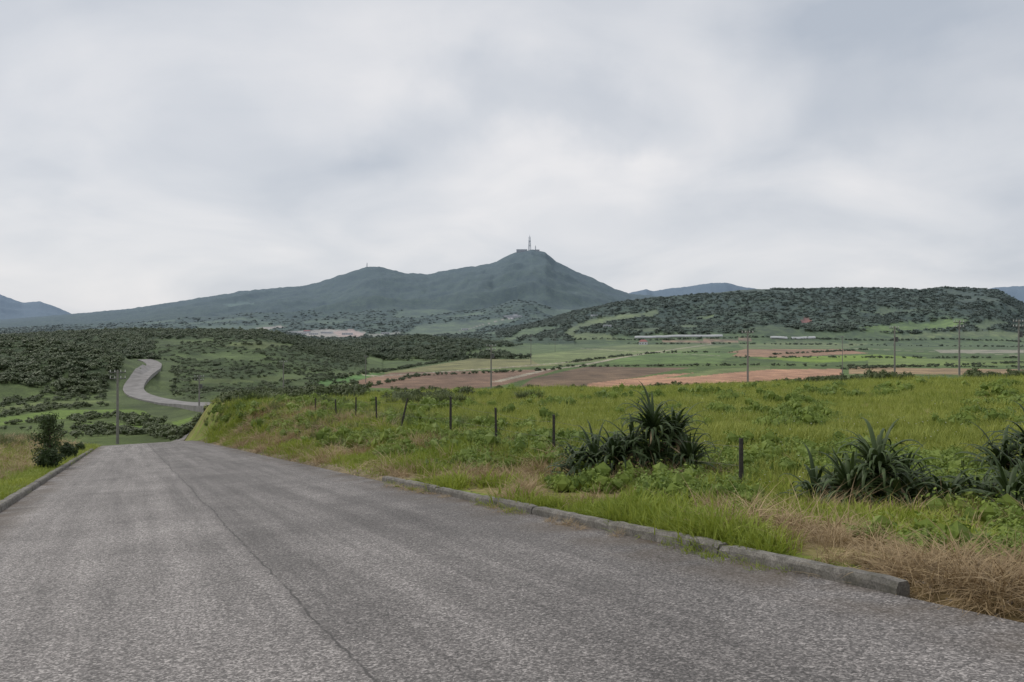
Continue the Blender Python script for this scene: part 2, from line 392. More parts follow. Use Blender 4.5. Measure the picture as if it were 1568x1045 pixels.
# ------------------------------------------------------------------ kerbs
def conc_mat():
    m=bpy.data.materials.new('weathered_concrete');n,l=nt(m);b=n['Principled BSDF'];g=n.new('ShaderNodeNewGeometry')
    vm=n.new('ShaderNodeVectorMath');vm.operation='SCALE';vm.inputs[0].default_value=(.16,.15,.133);vm.inputs['Scale'].default_value=1;prev=vm.outputs[0]
    for sc,lo,hi in((1.1,.8,1.2),(9,.75,1.25),(60,.7,1.35)):
        no=n.new('ShaderNodeTexNoise');no.inputs['Scale'].default_value=sc;no.inputs['Detail'].default_value=5;l.new(g.outputs['Position'],no.inputs['Vector'])
        mr=n.new('ShaderNodeMapRange');mr.inputs[1].default_value=.35;mr.inputs[2].default_value=.65;mr.inputs[3].default_value=lo;mr.inputs[4].default_value=hi;l.new(no.outputs['Fac'],mr.inputs[0])
        v2=n.new('ShaderNodeVectorMath');v2.operation='SCALE';l.new(prev,v2.inputs[0]);l.new(mr.outputs[0],v2.inputs['Scale']);prev=v2.outputs[0]
    mo=n.new('ShaderNodeTexNoise');mo.inputs['Scale'].default_value=7;mo.inputs['Detail'].default_value=8;l.new(g.outputs['Position'],mo.inputs['Vector'])
    mr=n.new('ShaderNodeMapRange');mr.inputs[1].default_value=.48;mr.inputs[2].default_value=.68;mr.inputs[4].default_value=.5;l.new(mo.outputs['Fac'],mr.inputs[0])
    mx=n.new('ShaderNodeMix');mx.data_type='RGBA';l.new(mr.outputs[0],mx.inputs[0]);l.new(prev,mx.inputs[6]);mx.inputs[7].default_value=(.075,.072,.05,1)
    l.new(mx.outputs[2],b.inputs['Base Color']);b.inputs['Roughness'].default_value=.95
    bp=n.new('ShaderNodeBump');bp.inputs['Strength'].default_value=.6;bp.inputs['Distance'].default_value=.015;l.new(mo.outputs['Fac'],bp.inputs['Height']);l.new(bp.outputs[0],b.inputs['Normal'])
    return m
conc=conc_mat()
def kerb(name,s0,s1,t0,w,h,seg=2.0):
    V=[];Fc=[];s=s0
    prof=[(0,-.25),(.008,h-.035),(.03,h),(w-.03,h),(w,h-.03),(w,-.25)]
    sg=1 if t0>0 else -1
    while s<s1-.2:
        e=min(s+seg,s1)-.012;off=random.uniform(-.012,.012);dz=random.uniform(-.01,.01)
        b0=len(V);nsub=12
        for k in range(nsub+1):
            q=s+(e-s)*k/nsub
            for (a,z) in prof:
                x,y=xy(q,t0+sg*(a+off)+random.uniform(-.005,.005));V.append((x,y,float(road_z(q))+z+dz+(random.uniform(-.006,.004) if z>0 else 0)-(.015 if k in(0,nsub) and z>0 else 0)))
        m=len(prof)
        for k in range(nsub):
            for a in range(m-1):
                i=b0+k*m+a;Fc.append((i,i+1,i+m+1,i+m))
        Fc.append(tuple(b0+a for a in range(m)));Fc.append(tuple(b0+nsub*m+a for a in reversed(range(m))))
        s+=seg
    return mesh_obj(name,np.array(V),Fc,[conc],smooth=False)
kerb('concrete_kerb',4.1,17.6,TR,.15,.11)
kerb('concrete_kerb',2,62,TL,.2,.13)
# ------------------------------------------------------------------ instancing
def instancer(name,pts,rot,scl,idx,protos):
    col=bpy.data.collections.new(name+'_parts')
    for k,p in enumerate(protos):
        col.objects.link(p)
    me=bpy.data.meshes.new(name);me.vertices.add(len(pts));me.vertices.foreach_set('co',np.asarray(pts,dtype=np.float32).ravel())
    a=me.attributes.new('rot','FLOAT_VECTOR','POINT');a.data.foreach_set('vector',np.asarray(rot,dtype=np.float32).ravel())
    a=me.attributes.new('scl','FLOAT_VECTOR','POINT');a.data.foreach_set('vector',np.asarray(scl,dtype=np.float32).ravel())
    a=me.attributes.new('idx','INT','POINT');a.data.foreach_set('value',np.asarray(idx,dtype=np.int32))
    o=bpy.data.objects.new(name,me);scene.collection.objects.link(o)
    ng=bpy.data.node_groups.new(name,'GeometryNodeTree')
    ng.interface.new_socket('Geometry',in_out='INPUT',socket_type='NodeSocketGeometry');ng.interface.new_socket('Geometry',in_out='OUTPUT',socket_type='NodeSocketGeometry')
    N=ng.nodes;L=ng.links;gi=N.new('NodeGroupInput');go=N.new('NodeGroupOutput')
    ip=N.new('GeometryNodeInstanceOnPoints');ci=N.new('GeometryNodeCollectionInfo');ci.inputs['Collection'].default_value=col
    ci.inputs['Separate Children'].default_value=True;ci.inputs['Reset Children'].default_value=True
    def na(nm,ty):
        x=N.new('GeometryNodeInputNamedAttribute');x.data_type=ty;x.inputs['Name'].default_value=nm;return x.outputs['Attribute']
    L.new(gi.outputs[0],ip.inputs['Points']);L.new(ci.outputs[0],ip.inputs['Instance']);ip.inputs['Pick Instance'].default_value=True
    L.new(na('idx','INT'),ip.inputs['Instance Index'])
    er=N.new('FunctionNodeEulerToRotation');L.new(na('rot','FLOAT_VECTOR'),er.inputs[0]);L.new(er.outputs[0],ip.inputs['Rotation'])
    L.new(na('scl','FLOAT_VECTOR'),ip.inputs['Scale']);L.new(ip.outputs[0],go.inputs[0])
    md=o.modifiers.new('inst','NODES');md.node_group=ng
    return o
def scatter(name,x,y,size,protos,zoff=0,tilt=.12,hs=(.8,1.25)):
    k=len(x);z=H(x,y)+zoff*size
    rot=np.stack([rng.normal(0,tilt,k),rng.normal(0,tilt,k),rng.uniform(0,6.28,k)],1)
    sc=np.stack([size,size,size*rng.uniform(*hs,k)],1)
    return instancer(name,np.stack([x,y,z],1),rot,sc,rng.integers(0,len(protos),k),protos)
def tuft(name,mat,nb,R,h,w,lean,droop=.5,seg=3,seed=0):
    r=np.random.default_rng(seed);V=[];Fc=[]
    for i in range(nb):
        a=r.uniform(0,6.28);q=R*math.sqrt(r.uniform());bx,by=q*math.cos(a),q*math.sin(a)
        az=a+r.normal(0,.7);hh=h*r.uniform(.55,1.2);ln=lean*r.uniform(.2,1.4);ww=w*r.uniform(.6,1.2)
        px,py=-math.sin(az)*ww/2,math.cos(az)*ww/2
        b0=len(V)
        for k in range(seg+1):
            f=k/seg;out=ln*hh*(f**1.6);z=hh*(f-droop*f*f*ln*.8)
            cx,cy=bx+math.cos(az)*out,by+math.sin(az)*out
            tw=1-f**1.5
            if k<seg: V+= [(cx-px*tw,cy-py*tw,z),(cx+px*tw,cy+py*tw,z)]
            else: V.append((cx,cy,z))
        for k in range(seg-1):
            i0=b0+2*k;Fc.append((i0,i0+1,i0+3,i0+2))
        i0=b0+2*(seg-1);Fc.append((i0,i0+1,i0+2))
    return mesh_obj(name,np.array(V),Fc,[mat],link=False)
def crown(name,mat,nl,ls,sx=1,sz=.8,seed=0,lobes=6,upb=.35,zc=.7):
    r=np.random.default_rng(seed);V=[];Fc=[];mi=[]
    L=[(r.normal(0,.38)*sx,r.normal(0,.38)*sx,zc+r.normal(0,.22)*sz,r.uniform(.38,.62)) for _ in range(lobes)]
    for i in range(nl):
        lx,ly,lz,lr=L[r.integers(lobes)]
        d=r.normal(size=3);d/=np.linalg.norm(d);
        if d[2]<-.3:d[2]*=-1
        q=lr*r.uniform(.75,1.08);c=np.array([lx,ly,lz])+d*q*np.array([1,1,sz])
        nrm=d+r.normal(0,.35,3)+np.array([0,0,upb]);nrm/=np.linalg.norm(nrm)
        a=np.cross(nrm,r.normal(size=3));a/=np.linalg.norm(a);bb=np.cross(nrm,a)
        l=ls*r.uniform(.6,1.3);w=l*.55;b0=len(V)
        V+=[c-a*l,c-bb*w+a*.1*l,c+a*l,c+bb*w];Fc.append((b0,b0+1,b0+2,b0+3));mi.append(0)
    for lx,ly,lz,lr in L:
        b0=len(V);q=lr*.8
        pts=[(0,0,1),(.9,0,.2),(-.3,.85,.25),(-.4,-.8,.2),(.3,.5,-.7),(-.5,0,-.7),(.4,-.5,-.7)]
        for p in pts:
            p=np.array(p)*q*r.uniform(.8,1.1);V.append((lx+p[0],ly+p[1],lz+p[2]*sz))
        for f in ((0,1,2),(0,2,3),(0,3,1),(1,4,2),(2,5,3),(3,6,1),(1,6,4),(2,4,5),(3,5,6),(4,6,5)):
            Fc.append(tuple(b0+k for k in f));mi.append(0)
    b0=len(V)
    for z,rad in ((-.25,.07),(.3,.05),(zc,.03)):
        for k in range(5): V.append((rad*math.cos(k*1.2566),rad*math.sin(k*1.2566),z))
    for q in range(2):
        for k in range(5): Fc.append((b0+q*5+k,b0+q*5+(k+1)%5,b0+q*5+5+(k+1)%5,b0+q*5+5+k));mi.append(1)
    return mesh_obj(name,np.array(V),Fc,[mat,bark],link=False,mi=mi)
bark=simple('bark',(.09,.07,.05),.9,8,.3)
f_dark=foliage('foliage_dark',(.045,.064,.02),(.095,.12,.036),.0)
f_hill=foliage('foliage_hill',(.046,.066,.024),(.085,.105,.038),0)
f_bush=foliage('foliage_bush',(.05,.08,.022),(.14,.175,.055),.15)
f_grass=foliage('grass_green',(.135,.19,.022),(.41,.43,.10),.3)
f_verge=foliage('grass_bright',(.13,.20,.02),(.38,.42,.07),.3)
f_weed=foliage('weed_green',(.08,.14,.025),(.24,.31,.055),.2)
f_straw=foliage('dry_grass',(.17,.11,.055),(.55,.42,.24),.15)
f_strap=foliage('strap_leaf',(.018,.036,.012),(.075,.11,.035),.15,.5,spec=.3)
f_deadleaf=foliage('dead_leaf',(.2,.15,.08),(.35,.27,.16),.1)
f_tus=foliage('tussock',(.05,.075,.025),(.15,.18,.07),.15)
f_flower=simple('white_flower',(.7,.7,.66),.7,3,.1,bump=0)
G_field=[tuft('grass_a%d'%k,f_grass,24,.34,.27,.021,.7,seed=k) for k in range(5)]
G_verge=[tuft('verge_a%d'%k,f_verge,32,.2,.15,.014,.9,seed=10+k) for k in range(4)]
G_straw=[tuft('straw_a%d'%k,f_straw,42,.26,.32,.012,1.6,.75,seg=4,seed=20+k) for k in range(5)]
G_weed=[crown('weed_a%d'%k,f_weed,120,.10,1,.9,seed=30+k,lobes=6,zc=.4) for k in range(3)]
G_tall=[tuft('tall_a%d'%k,f_bush,60,.35,1.0,.028,.6,seg=4,seed=40+k) for k in range(3)]
def sample(nn,r0,r1,a0=-.6,a1=.72,pw=0):
    a=rng.uniform(a0,a1,nn);r=np.exp(rng.uniform(math.log(r0),math.log(r1),nn))
    return r*np.sin(a),r*np.cos(a),r
x,y,r=sample(58000,6,98);s,t=st(x,y)
dens=fbm(x,y,3,51)
m=(t>TR+2.8+dens*4)&(y<94)&(y>0)
x,y,r=x[m],y[m],r[m]
scatter('field_grass',x,y,np.clip(.6+.012*r,0,1.4)*rng.uniform(.5,1.4,len(x))*(1+1.2*fbm(x,y,5,52)),G_field)
def strip_sample(nn,t0,t1,s0=1,s1=70):
    s=np.exp(rng.uniform(math.log(s0+4),math.log(s1+4),nn))-4;t=rng.uniform(t0,t1,nn)
    x,y=xy(s,t);r=np.hypot(x,y);return x,y,r,s,t
x,y,r,s,t=strip_sample(24000,TR+.12,TR+5);nn=fbm(x,y,1.6,41,3)
m=(t>TR+.16+.5*np.clip(fbm(x,y,.6,77,2)+.12,0,1))&(nn<.05-.1*((t>TR+1.3)&(t<TR+3.6)))
m&=((s>5)|(t>TR+3.2)|(rng.random(len(x))<.16))
m&=~((s>17.5)&(t<TR+1.0)&(rng.random(len(x))<.8))
x,y,r=x[m],y[m],r[m]
scatter('verge_grass',x,y,(.6+.016*r)*rng.uniform(.3,1.8,len(x))*(1+1.5*np.clip(fbm(x,y,1.1,46,2),-.4,.4)),G_verge,tilt=.25)
x,y,r,s,t=strip_sample(11000,TL-9,TL-.25,8,75)
scatter('verge_grass',x,y,(.6+.016*r)*rng.uniform(.6,1.4,len(x)),G_verge)
x,y,r,s,t=strip_sample(15000,TR+.15,TR+5,-.5,60);nn=fbm(x,y,1.6,41,3)
cl=fbm(x,y,.9,43,2)
band=(t>TR+.9)&(t<TR+3.5)
m=((nn>.04)&(t>TR+.5)&(cl>-.1))|(band&(nn>-.09)&(cl>-.03)&(rng.random(len(x))<.7))|((s<5.2)&(t<TR+3.2)&(cl>-.15)&(rng.random(len(x))<.6))|((rng.random(len(x))<.12)&(cl>-.05))
x,y,r,cl=x[m],y[m],r[m],cl[m]
scatter('dry_grass_clumps',x,y,(.55+.014*r)*rng.uniform(.35,1.3,len(x))*(1+1.2*np.clip(cl,-.3,.4)),G_straw,tilt=.4,hs=(.4,1.1))
x,y,r,s,t=strip_sample(3500,TL-8,TL-1.2,10,75)
scatter('dry_grass_clumps',x,y,(.6+.014*r)*rng.uniform(.4,1.3,len(x)),G_straw,tilt=.35,hs=(.4,1.1))
x,y,r=sample(1500,10,70);s,t=st(x,y);m=t>TR+5;x,y,r=x[m],y[m],r[m]
scatter('dry_grass_clumps',x,y,(.6+.014*r)*rng.uniform(.4,1.0,len(x)),G_straw,tilt=.2)
x,y,r=sample(24000,5,80);s,t=st(x,y);nn=fbm(x,y,2.4,61,3)
m=(t>TR+1.7)&(((nn>.10)&(r<30))|(nn>.16)|((t<TR+7)&(nn>-.08)))&(rng.random(len(x))<.5)&((s>4.0)|(t>TR+2.4))
x,y,r=x[m],y[m],r[m]
scatter('weeds',x,y,(.16+.005*r)*rng.uniform(.4,1.6,len(x)),G_weed)
fl=mesh_obj('flower_a',np.array([(0,0,0),(.02,0,.01),(0,.02,.01),(-.02,0,.01),(0,-.02,.01),(.012,.012,.025)]),[(0,1,2),(0,2,3),(0,3,4),(0,4,1),(1,5,2)],[f_flower],link=False)
x,y,r=sample(1400,14,45);s,t=st(x,y);m=(t>TR+4)&(fbm(x,y,5,71)>.03);x,y,r=x[m],y[m],r[m]
scatter('wild_flowers',x,y,(.6+.012*r)*rng.uniform(.6,1.1,len(x)),[fl],zoff=.28)
stm=simple('stone',(.16,.13,.1),.95,9,.4)
stones=[]
for k in range(3):
    r_=np.random.default_rng(200+k);ico=[(0,0,1),(.9,0,.4),(.3,.85,.4),(-.7,.5,.4),(-.7,-.5,.4),(.3,-.85,.4),(.7,.5,-.4),(-.3,.85,-.4),(-.9,0,-.4),(-.3,-.85,-.4),(.7,-.5,-.4),(0,0,-1)]
    Vv=np.array(ico)*r_.uniform(.7,1.25,(12,1))*np.array([.02,.015,.011])
    Ff=[(0,1,2),(0,2,3),(0,3,4),(0,4,5),(0,5,1),(1,6,2),(2,7,3),(3,8,4),(4,9,5),(5,10,1),(6,7,2),(7,8,3),(8,9,4),(9,10,5),(10,6,1),(11,7,6),(11,8,7),(11,9,8),(11,10,9),(11,6,10)]
    stones.append(mesh_obj('pebble_a%d'%k,Vv,Ff,[stm],link=False))
x,y,r,s,t=strip_sample(2600,TR+.1,TR+1.6,-.5,40);m=(s<5)|(s>17.5)|(rng.random(len(x))<.15);x,y=x[m],y[m]
scatter('gravel',x,y,rng.uniform(.3,1.6,len(x)),stones)
def road_scatter(name,s,t,size,protos,tilt=.3):
    x,y=xy(s,t);z=road_z(s)+.0
    k=len(s);rot=np.stack([rng.normal(0,tilt,k),rng.normal(0,tilt,k),rng.uniform(0,6.28,k)],1);sc=np.stack([size,size,size*rng.uniform(.6,1.1,k)],1)
    return instancer(name,np.stack([x,y,z],1),rot,sc,rng.integers(0,len(protos),k),protos)
s=rng.uniform(4.2,17,110);m=fbm(s,s*0,1.5,33,2)>-.02;s=s[m];road_scatter('gutter_grass',s,TR-.06-np.abs(rng.normal(0,.07,len(s))),rng.uniform(.2,.6,len(s)),G_verge)
s=rng.uniform(1.5,17,160);m=fbm(s,s*0+5,1.2,35,2)>.0;s=s[m];road_scatter('gutter_straw',s,TR-.08-np.abs(rng.normal(0,.1,len(s))),rng.uniform(.15,.4,len(s)),G_straw)
# ------------------------------------------------------------------ hills trees
C_far=[crown('crown_f%d'%k,f_hill,60,.28,1,.5,seed=50+k,upb=1.3) for k in range(5)]
C_dark=[crown('crown_d%d'%k,f_dark,120,.19,1,.65,seed=60+k,upb=1.0) for k in range(5)]
C_bush=[crown('crown_b%d'%k,f_bush,260,.1,1,.75,seed=70+k,lobes=8,zc=.5) for k in range(4)]
def fan(nn,y0,y1,u0,u1):
    y=np.sqrt(rng.uniform(y0*y0,y1*y1,nn));u=rng.uniform(u0,u1,nn);return (u-CU)/F*y,y,u
roadd=lambda x,y: segdist(x,y,[tuple(p) for p in W2[::6]])
x,y,u=fan(26000,130,760,-250,560);z=H(x,y)
w=fbm(x,y,80,23,5);w2=fbm(x,y,30,29,3)
opn=open_mask(x,y);rd=roadd(x,y)
m=~opn&(rd>9)&np.where(u<235,(y>290)|((w2>.05)&(y>130)),np.where(y>560,True,(w<.06)&(y>240)&(rng.random(len(x))<.75)))
m&=~((y<W2[-1,1])&(u>185)&(u<262)&(rd<17))
x,y,u=x[m],y[m],u[m]
scatter('hillside_woodland',x,y,rng.uniform(1.0,2.7,len(x))*np.where((u>235)&(y<560),.6,1)*np.where(y<290,.5,1),C_dark,zoff=-.2)
x,y,u=fan(9000,690,1250,380,880);z=H(x,y);m=(z>-35.5)&~open_mask(x,y);x,y=x[m],y[m]
scatter('valley_woodland',x,y,rng.uniform(2.2,4.2,len(x)),C_dark,zoff=0)
x,y,u=fan(28000,1290,2150,760,1650);z=H(x,y);m=(z>-33)&~open_mask(x,y)&(fbm(x,y,140,87)<.16);x,y=x[m],y[m]
scatter('ridge_woodland',x,y,rng.uniform(2.2,4.6,len(x)),C_far,zoff=0)
x,y,u=fan(13000,1250,2900,-200,880);m=(fbm(x,y,180,84)<.12)&~open_mask(x,y);x,y=x[m],y[m]
scatter('foothill_woodland',x,y,rng.uniform(3,5.5,len(x)),C_far,zoff=0)
hed=[[(560,570),(640,560),(720,548)],[(560,592),(640,576),(860,566)],[(860,562),(1060,561),(1180,560),(1300,562),(1568,563)],[(1130,548),(1568,549)],[(870,556),(960,545),(1010,541),(1130,540)],[(960,527),(1140,527),(1568,532)],[(1000,600),(1140,592),(1290,578)],[(470,590),(560,572),(700,545),(800,528)],[(850,520),(960,521),(1160,517),(1300,521),(1568,524)],[(0,652),(60,646),(200,640),(330,646)],[(0,634),(100,624),(190,622)],[(60,612),(0,618)],[(250,603),(420,600),(560,596)],[(270,570),(400,562),(500,570)],[(250,540),(330,532),(450,540),(540,548)],[(150,662),(270,666),(300,660)],[(620,520),(760,506),(860,504)],[(1290,566),(1568,556)],[(1180,544),(1330,536)],[(850,520),(960,521),(1160,517),(1300,521),(1568,524)]]
hx_,hy_,hs_=[],[],[]
for h in hed:
    P=[pixel_hit(u,v,100)[:2] for u,v in h]
    for a,b_ in zip(P[:-1],P[1:]):
        L=math.hypot(a[0]-b_[0],a[1]-b_[1]);sp=max(1.5,a[1]/380)
        for k in range(int(L/sp)):
            if random.random()<.25: continue
            f=random.random();hx_.append(a[0]+(b_[0]-a[0])*f+random.gauss(0,1.2));hy_.append(a[1]+(b_[1]-a[1])*f+random.gauss(0,1.2));hs_.append(random.uniform(.5,1.5)*(1+a[1]/1500))
hx_,hy_,hs_=map(np.array,(hx_,hy_,hs_));m=roadd(hx_,hy_)>6
scatter('hedgerow',hx_[m],hy_[m],hs_[m],C_dark,zoff=-.2)
bx,by,bs=[],[],[]
def bline(u0,u1,y0,y1,nn,s0,s1):
    for k in range(nn):
        u=random.uniform(u0,u1);yy_=random.uniform(y0,y1);bx.append((u-CU)/F*yy_);by.append(yy_);bs.append(random.uniform(s0,s1))
bline(355,560,72,90,140,.55,1.2);bline(560,900,84,95,30,.35,.75);bline(590,720,62,70,14,.5,1.0)
bline(1190,1300,86,96,26,.45,.9);bline(1310,1390,86,98,22,.5,1.15);bline(1480,1600,86,98,28,.5,1.15);bline(1000,1190,90,98,16,.25,.5)
scatter('brow_bushes',np.array(bx),np.array(by),np.array(bs),[crown('crown_e%d'%k,f_dark,300,.1,1,.8,seed=160+k,lobes=8,zc=.5) for k in range(3)],zoff=-.15)
bx,by,bs=[],[],[]
for k in range(900):
    s=random.uniform(28,88);t=random.uniform(TR+1.5,TR+9);x_,y_=xy(s,t);bx.append(x_);by.append(y_);bs.append(random.uniform(.25,.6))
for k in range(900):
    s=random.uniform(18,80);t=random.uniform(TL-12,TL-3.2);x_,y_=xy(s,t);bx.append(x_);by.append(y_);bs.append(random.uniform(.3,.8))
bx=np.array(bx);by=np.array(by);m=fbm(bx,by,6,91)>-.06
scatter('tall_grass',bx[m],by[m],np.array(bs)[m],G_tall)
bx,by,bs=[],[],[]
for k in range(420):
    s=random.uniform(30,95);t=random.uniform(TL-26,TL-8);x_,y_=xy(s,t);bx.append(x_);by.append(y_);bs.append(random.uniform(.4,.9))
scatter('roadside_bushes',np.array(bx),np.array(by),np.array(bs),C_bush,zoff=-.15)
def shrub_tree(x,y,h,wd,seed):
    r=np.random.default_rng(seed);V=[];Fc=[];mi=[]
    z0=G(x,y)-.05
    def tube(a,b_,ra,rb):
        a=Vector(a);b_=Vector(b_);d=(b_-a).normalized();u_=d.orthogonal().normalized();v_=d.cross(u_);b0=len(V)
        for c,q in((a,ra),(b_,rb)):
            for k in range(6): V.append(tuple(c+(u_*math.cos(k*1.047)+v_*math.sin(k*1.047))*q))
        for k in range(6): Fc.append((b0+k,b0+(k+1)%6,b0+6+(k+1)%6,b0+6+k));mi.append(1)
    tube((0,0,0),(0.03,0,h*.5),.05,.035);tube((0.03,0,h*.5),(0,.03,h*.92),.035,.012)
    for i in range(20):
        zz=h*(.12+.72*i/19)+r.normal(0,.04);a=r.uniform(0,6.28);L=wd*(1-.5*zz/h)*r.uniform(.5,1.05)
        e=(L*math.cos(a),L*math.sin(a),zz+L*.9);tube((0,0,zz),e,.02,.008)
        for k in range(170):
            f=r.uniform(.15,1.15);c=np.array([e[0]*f,e[1]*f,zz+L*.9*f])+r.normal(0,.13*wd+.03,3)
            n_=r.normal(size=3);a_=np.cross(n_,r.normal(size=3));a_/=np.linalg.norm(a_);n_/=np.linalg.norm(n_);b_=np.cross(n_,a_)
            l_=.055*r.uniform(.6,1.3);b0=len(V);V.extend([tuple(c-a_*l_),tuple(c-b_*l_*.4),tuple(c+a_*l_),tuple(c+b_*l_*.4)]);Fc.append((b0,b0+1,b0+2,b0+3));mi.append(0)
    o=mesh_obj('roadside_tree',np.array(V),Fc,[f_strap,bark],mi=mi);o.location=(x,y,z0);return o
for k,(s,t,h,w_) in enumerate([(37,-2.95,2.3,.6),(44,-2.8,.75,.35),(35,-2.8,.7,.4),(47,-2.8,.5,.3),(58,-2.9,.5,.3)]):
    x_,y_=xy(s,t);shrub_tree(x_,y_,h,w_,100+k)
# ------------------------------------------------------------------ strap-leaved plants
def strap_plant(x,y,ros,seed):
    r=np.random.default_rng(seed);V=[];Fc=[];mi=[]
    z0=G(x,y)
    for (rx,ry,rz,L,nl) in ros:
        b0=len(V)
        for zz,q in((-.2,.06),(rz*.6,.05),(rz+.05,.04)):
            for k in range(6): V.append((rx*(.6+.4*max(zz,0)/(rz+.05))+q*math.cos(k*1.047),ry*(.6+.4*max(zz,0)/(rz+.05))+q*math.sin(k*1.047),zz))
        for q in range(2):
            for k in range(6): Fc.append((b0+q*6+k,b0+q*6+(k+1)%6,b0+q*6+6+(k+1)%6,b0+q*6+6+k));mi.append(2)
        for i in range(nl):
            az=r.uniform(0,6.28);el=r.uniform(.1,1.45);l_=L*r.uniform(.6,1.2);w_=.034*r.uniform(.8,1.25);kink=r.uniform(.7,3.0)
            dead=r.random()<.06
            if dead: el=r.uniform(-.6,0)
            p=np.array([rx,ry,rz+r.uniform(-.2,.1)]);b0=len(V);seg=9;e=el
            for k in range(seg+1):
                f=k/seg;ww=w_*(.75+.5*f if f<.35 else (.925)*(1-((f-.35)/.65)**1.9))+.001
                d=np.array([math.cos(az)*math.cos(e),math.sin(az)*math.cos(e),math.sin(e)])
                sd=np.array([-math.sin(az),math.cos(az),0]);up=np.cross(d,sd)*-1
                V+= [tuple(p-sd*ww+up*ww*.5),tuple(p),tuple(p+sd*ww+up*ww*.5)]
                p=p+d*l_/seg;e-=kink*(.03+.5*f*f)*(1 if e>-1.2 else 0)
                az+=r.normal(0,.04)
            for k in range(seg):
                for q in(0,1):
                    a=b0+k*3+q;Fc.append((a,a+1,a+4,a+3));mi.append(1 if dead else 0)
    o=mesh_obj('pandanus_shrub',np.array(V),Fc,[f_strap,f_deadleaf,bark],mi=mi,smooth=True);o.location=(x,y,z0);return o
def W(u,y): return ((u-CU)/F*y,y)
x_,y_=W(1000,15.5);strap_plant(x_,y_,[(0,0,.95,.85,100),(.45,.2,.8,.85,80),(-.4,-.1,.6,.8,80),(.65,-.3,.4,.85,80),(-.1,-.3,.4,.8,80),(.2,.1,.2,.8,70)],1)
x_,y_=W(912,15.4);strap_plant(x_,y_,[(0,0,.3,.9,80),(-.35,0,.15,.8,70),(.35,-.2,.4,.85,80)],2)
x_,y_=W(1345,11.5);strap_plant(x_,y_,[(0,0,.55,.9,100),(-.45,-.1,.3,.8,80),(.4,.1,.3,.8,80),(.1,-.4,.15,.7,70)],3)
x_,y_=W(1250,11.8);strap_plant(x_,y_,[(0,0,.1,.75,70),(.35,0,.15,.65,60)],4)
x_,y_=W(1450,11.0);strap_plant(x_,y_,[(0,0,.1,.75,80),(.5,.1,.15,.7,70),(-.4,0,.08,.65,60)],5)
x_,y_=W(1545,10.6);strap_plant(x_,y_,[(0,0,.15,.8,80),(.4,.2,.25,.8,70),(-.2,-.4,.05,.7,70)],6)
x_,y_=W(1585,12.6);strap_plant(x_,y_,[(0,0,.5,.9,80),(.4,.2,.5,.9,70),(-.4,.2,.3,.8,70)],7)
T_far=[tuft('tussock%d'%k,f_tus,240,.4,1.0,.035,.9,.6,seg=4,seed=80+k) for k in range(2)]
tx=[(690,54,1.45),(672,54,1.2),(712,54,1.1),(625,56,1.0),(600,57,.85),(645,56,.9),(800,58,1.0),(820,58,.9),(385,66,1.2),(405,66,1.1),(425,64,.9),(455,62,.8),(500,58,.8),(530,58,.7),(1015,80,.5),(1120,75,.45)]
T=np.array([[*W(u,yy_),q] for u,yy_,q in tx]);scatter('tussock_grass',T[:,0],T[:,1],T[:,2],T_far)
# ------------------------------------------------------------------ fence
wood=simple('old_timber',(.045,.04,.035),.9,20,.4,bump=.6)
fp=[(1135,13.4,.92,0),(848,19.8,1.05,0),(760,22.9,1.15,.02),(690,26,1.38,0),(613,30.5,1.25,-.22),(577,34,1.25,.03),(545,37.5,1.15,0),(515,41,.95,.05),(483,46,.9,0)]
tops=[]
for k,(u,yy_,h,tl) in enumerate(fp):
    x_,y_=W(u,yy_);z0=G(x_,y_);V=[];Fc=[];nr=7
    for zi in range(5):
        zz=-.3+(h+.3)*zi/4;rad=.037*(1.08-.12*zi/4)*random.uniform(.9,1.1)
        for q in range(nr): V.append((rad*math.cos(q*6.283/nr)+tl*-max(zz,0)+random.uniform(-.004,.004),rad*math.sin(q*6.283/nr),zz+(random.uniform(-.02,.02) if zi==4 else 0)))
    for zi in range(4):
        for q in range(nr): Fc.append((zi*nr+q,zi*nr+(q+1)%nr,zi*nr+nr+(q+1)%nr,zi*nr+nr+q))
    Fc.append(tuple(4*nr+q for q in range(nr)))
    o=mesh_obj('fence_post',np.array(V),Fc,[wood]);o.location=(x_,y_,z0);tops.append((yy_,x_,y_,z0,h))
tops.sort()
wire=simple('wire_metal',(.15,.14,.13),.6,10,.1,metal=.6,bump=0)
def tubes(name,lines,rad,mat,ns=4):
    V=[];Fc=[]
    for P in lines:
        b0=len(V)
        for i,p in enumerate(P):
            a=Vector(P[max(i-1,0)]);c=Vector(P[min(i+1,len(P)-1)]);d=(c-a).normalized();u_=d.cross(Vector((0,0,1))).normalized() if abs(d.z)<.99 else Vector((1,0,0));v_=d.cross(u_)
            for k in range(ns): V.append(tuple(Vector(p)+(u_*math.cos(k*6.283/ns)+v_*math.sin(k*6.283/ns))*rad))
        for i in range(len(P)-1):
            for k in range(ns): Fc.append((b0+i*ns+k,b0+i*ns+(k+1)%ns,b0+i*ns+ns+(k+1)%ns,b0+i*ns+ns+k))
    return mesh_obj(name,np.array(V),Fc,[mat])
lines=[]
for a,b_ in zip(tops[:-1],tops[1:]):
    for f in(.5,.85):
        p=Vector((a[1],a[2],a[3]+a[4]*f));q=Vector((b_[1],b_[2],b_[3]+b_[4]*f))
        lines.append([tuple(p.lerp(q,k/6)-Vector((0,0,.12*(k/6)*(1-k/6)*2))) for k in range(7)])
tubes('fence_wire',lines,.0025,wire)
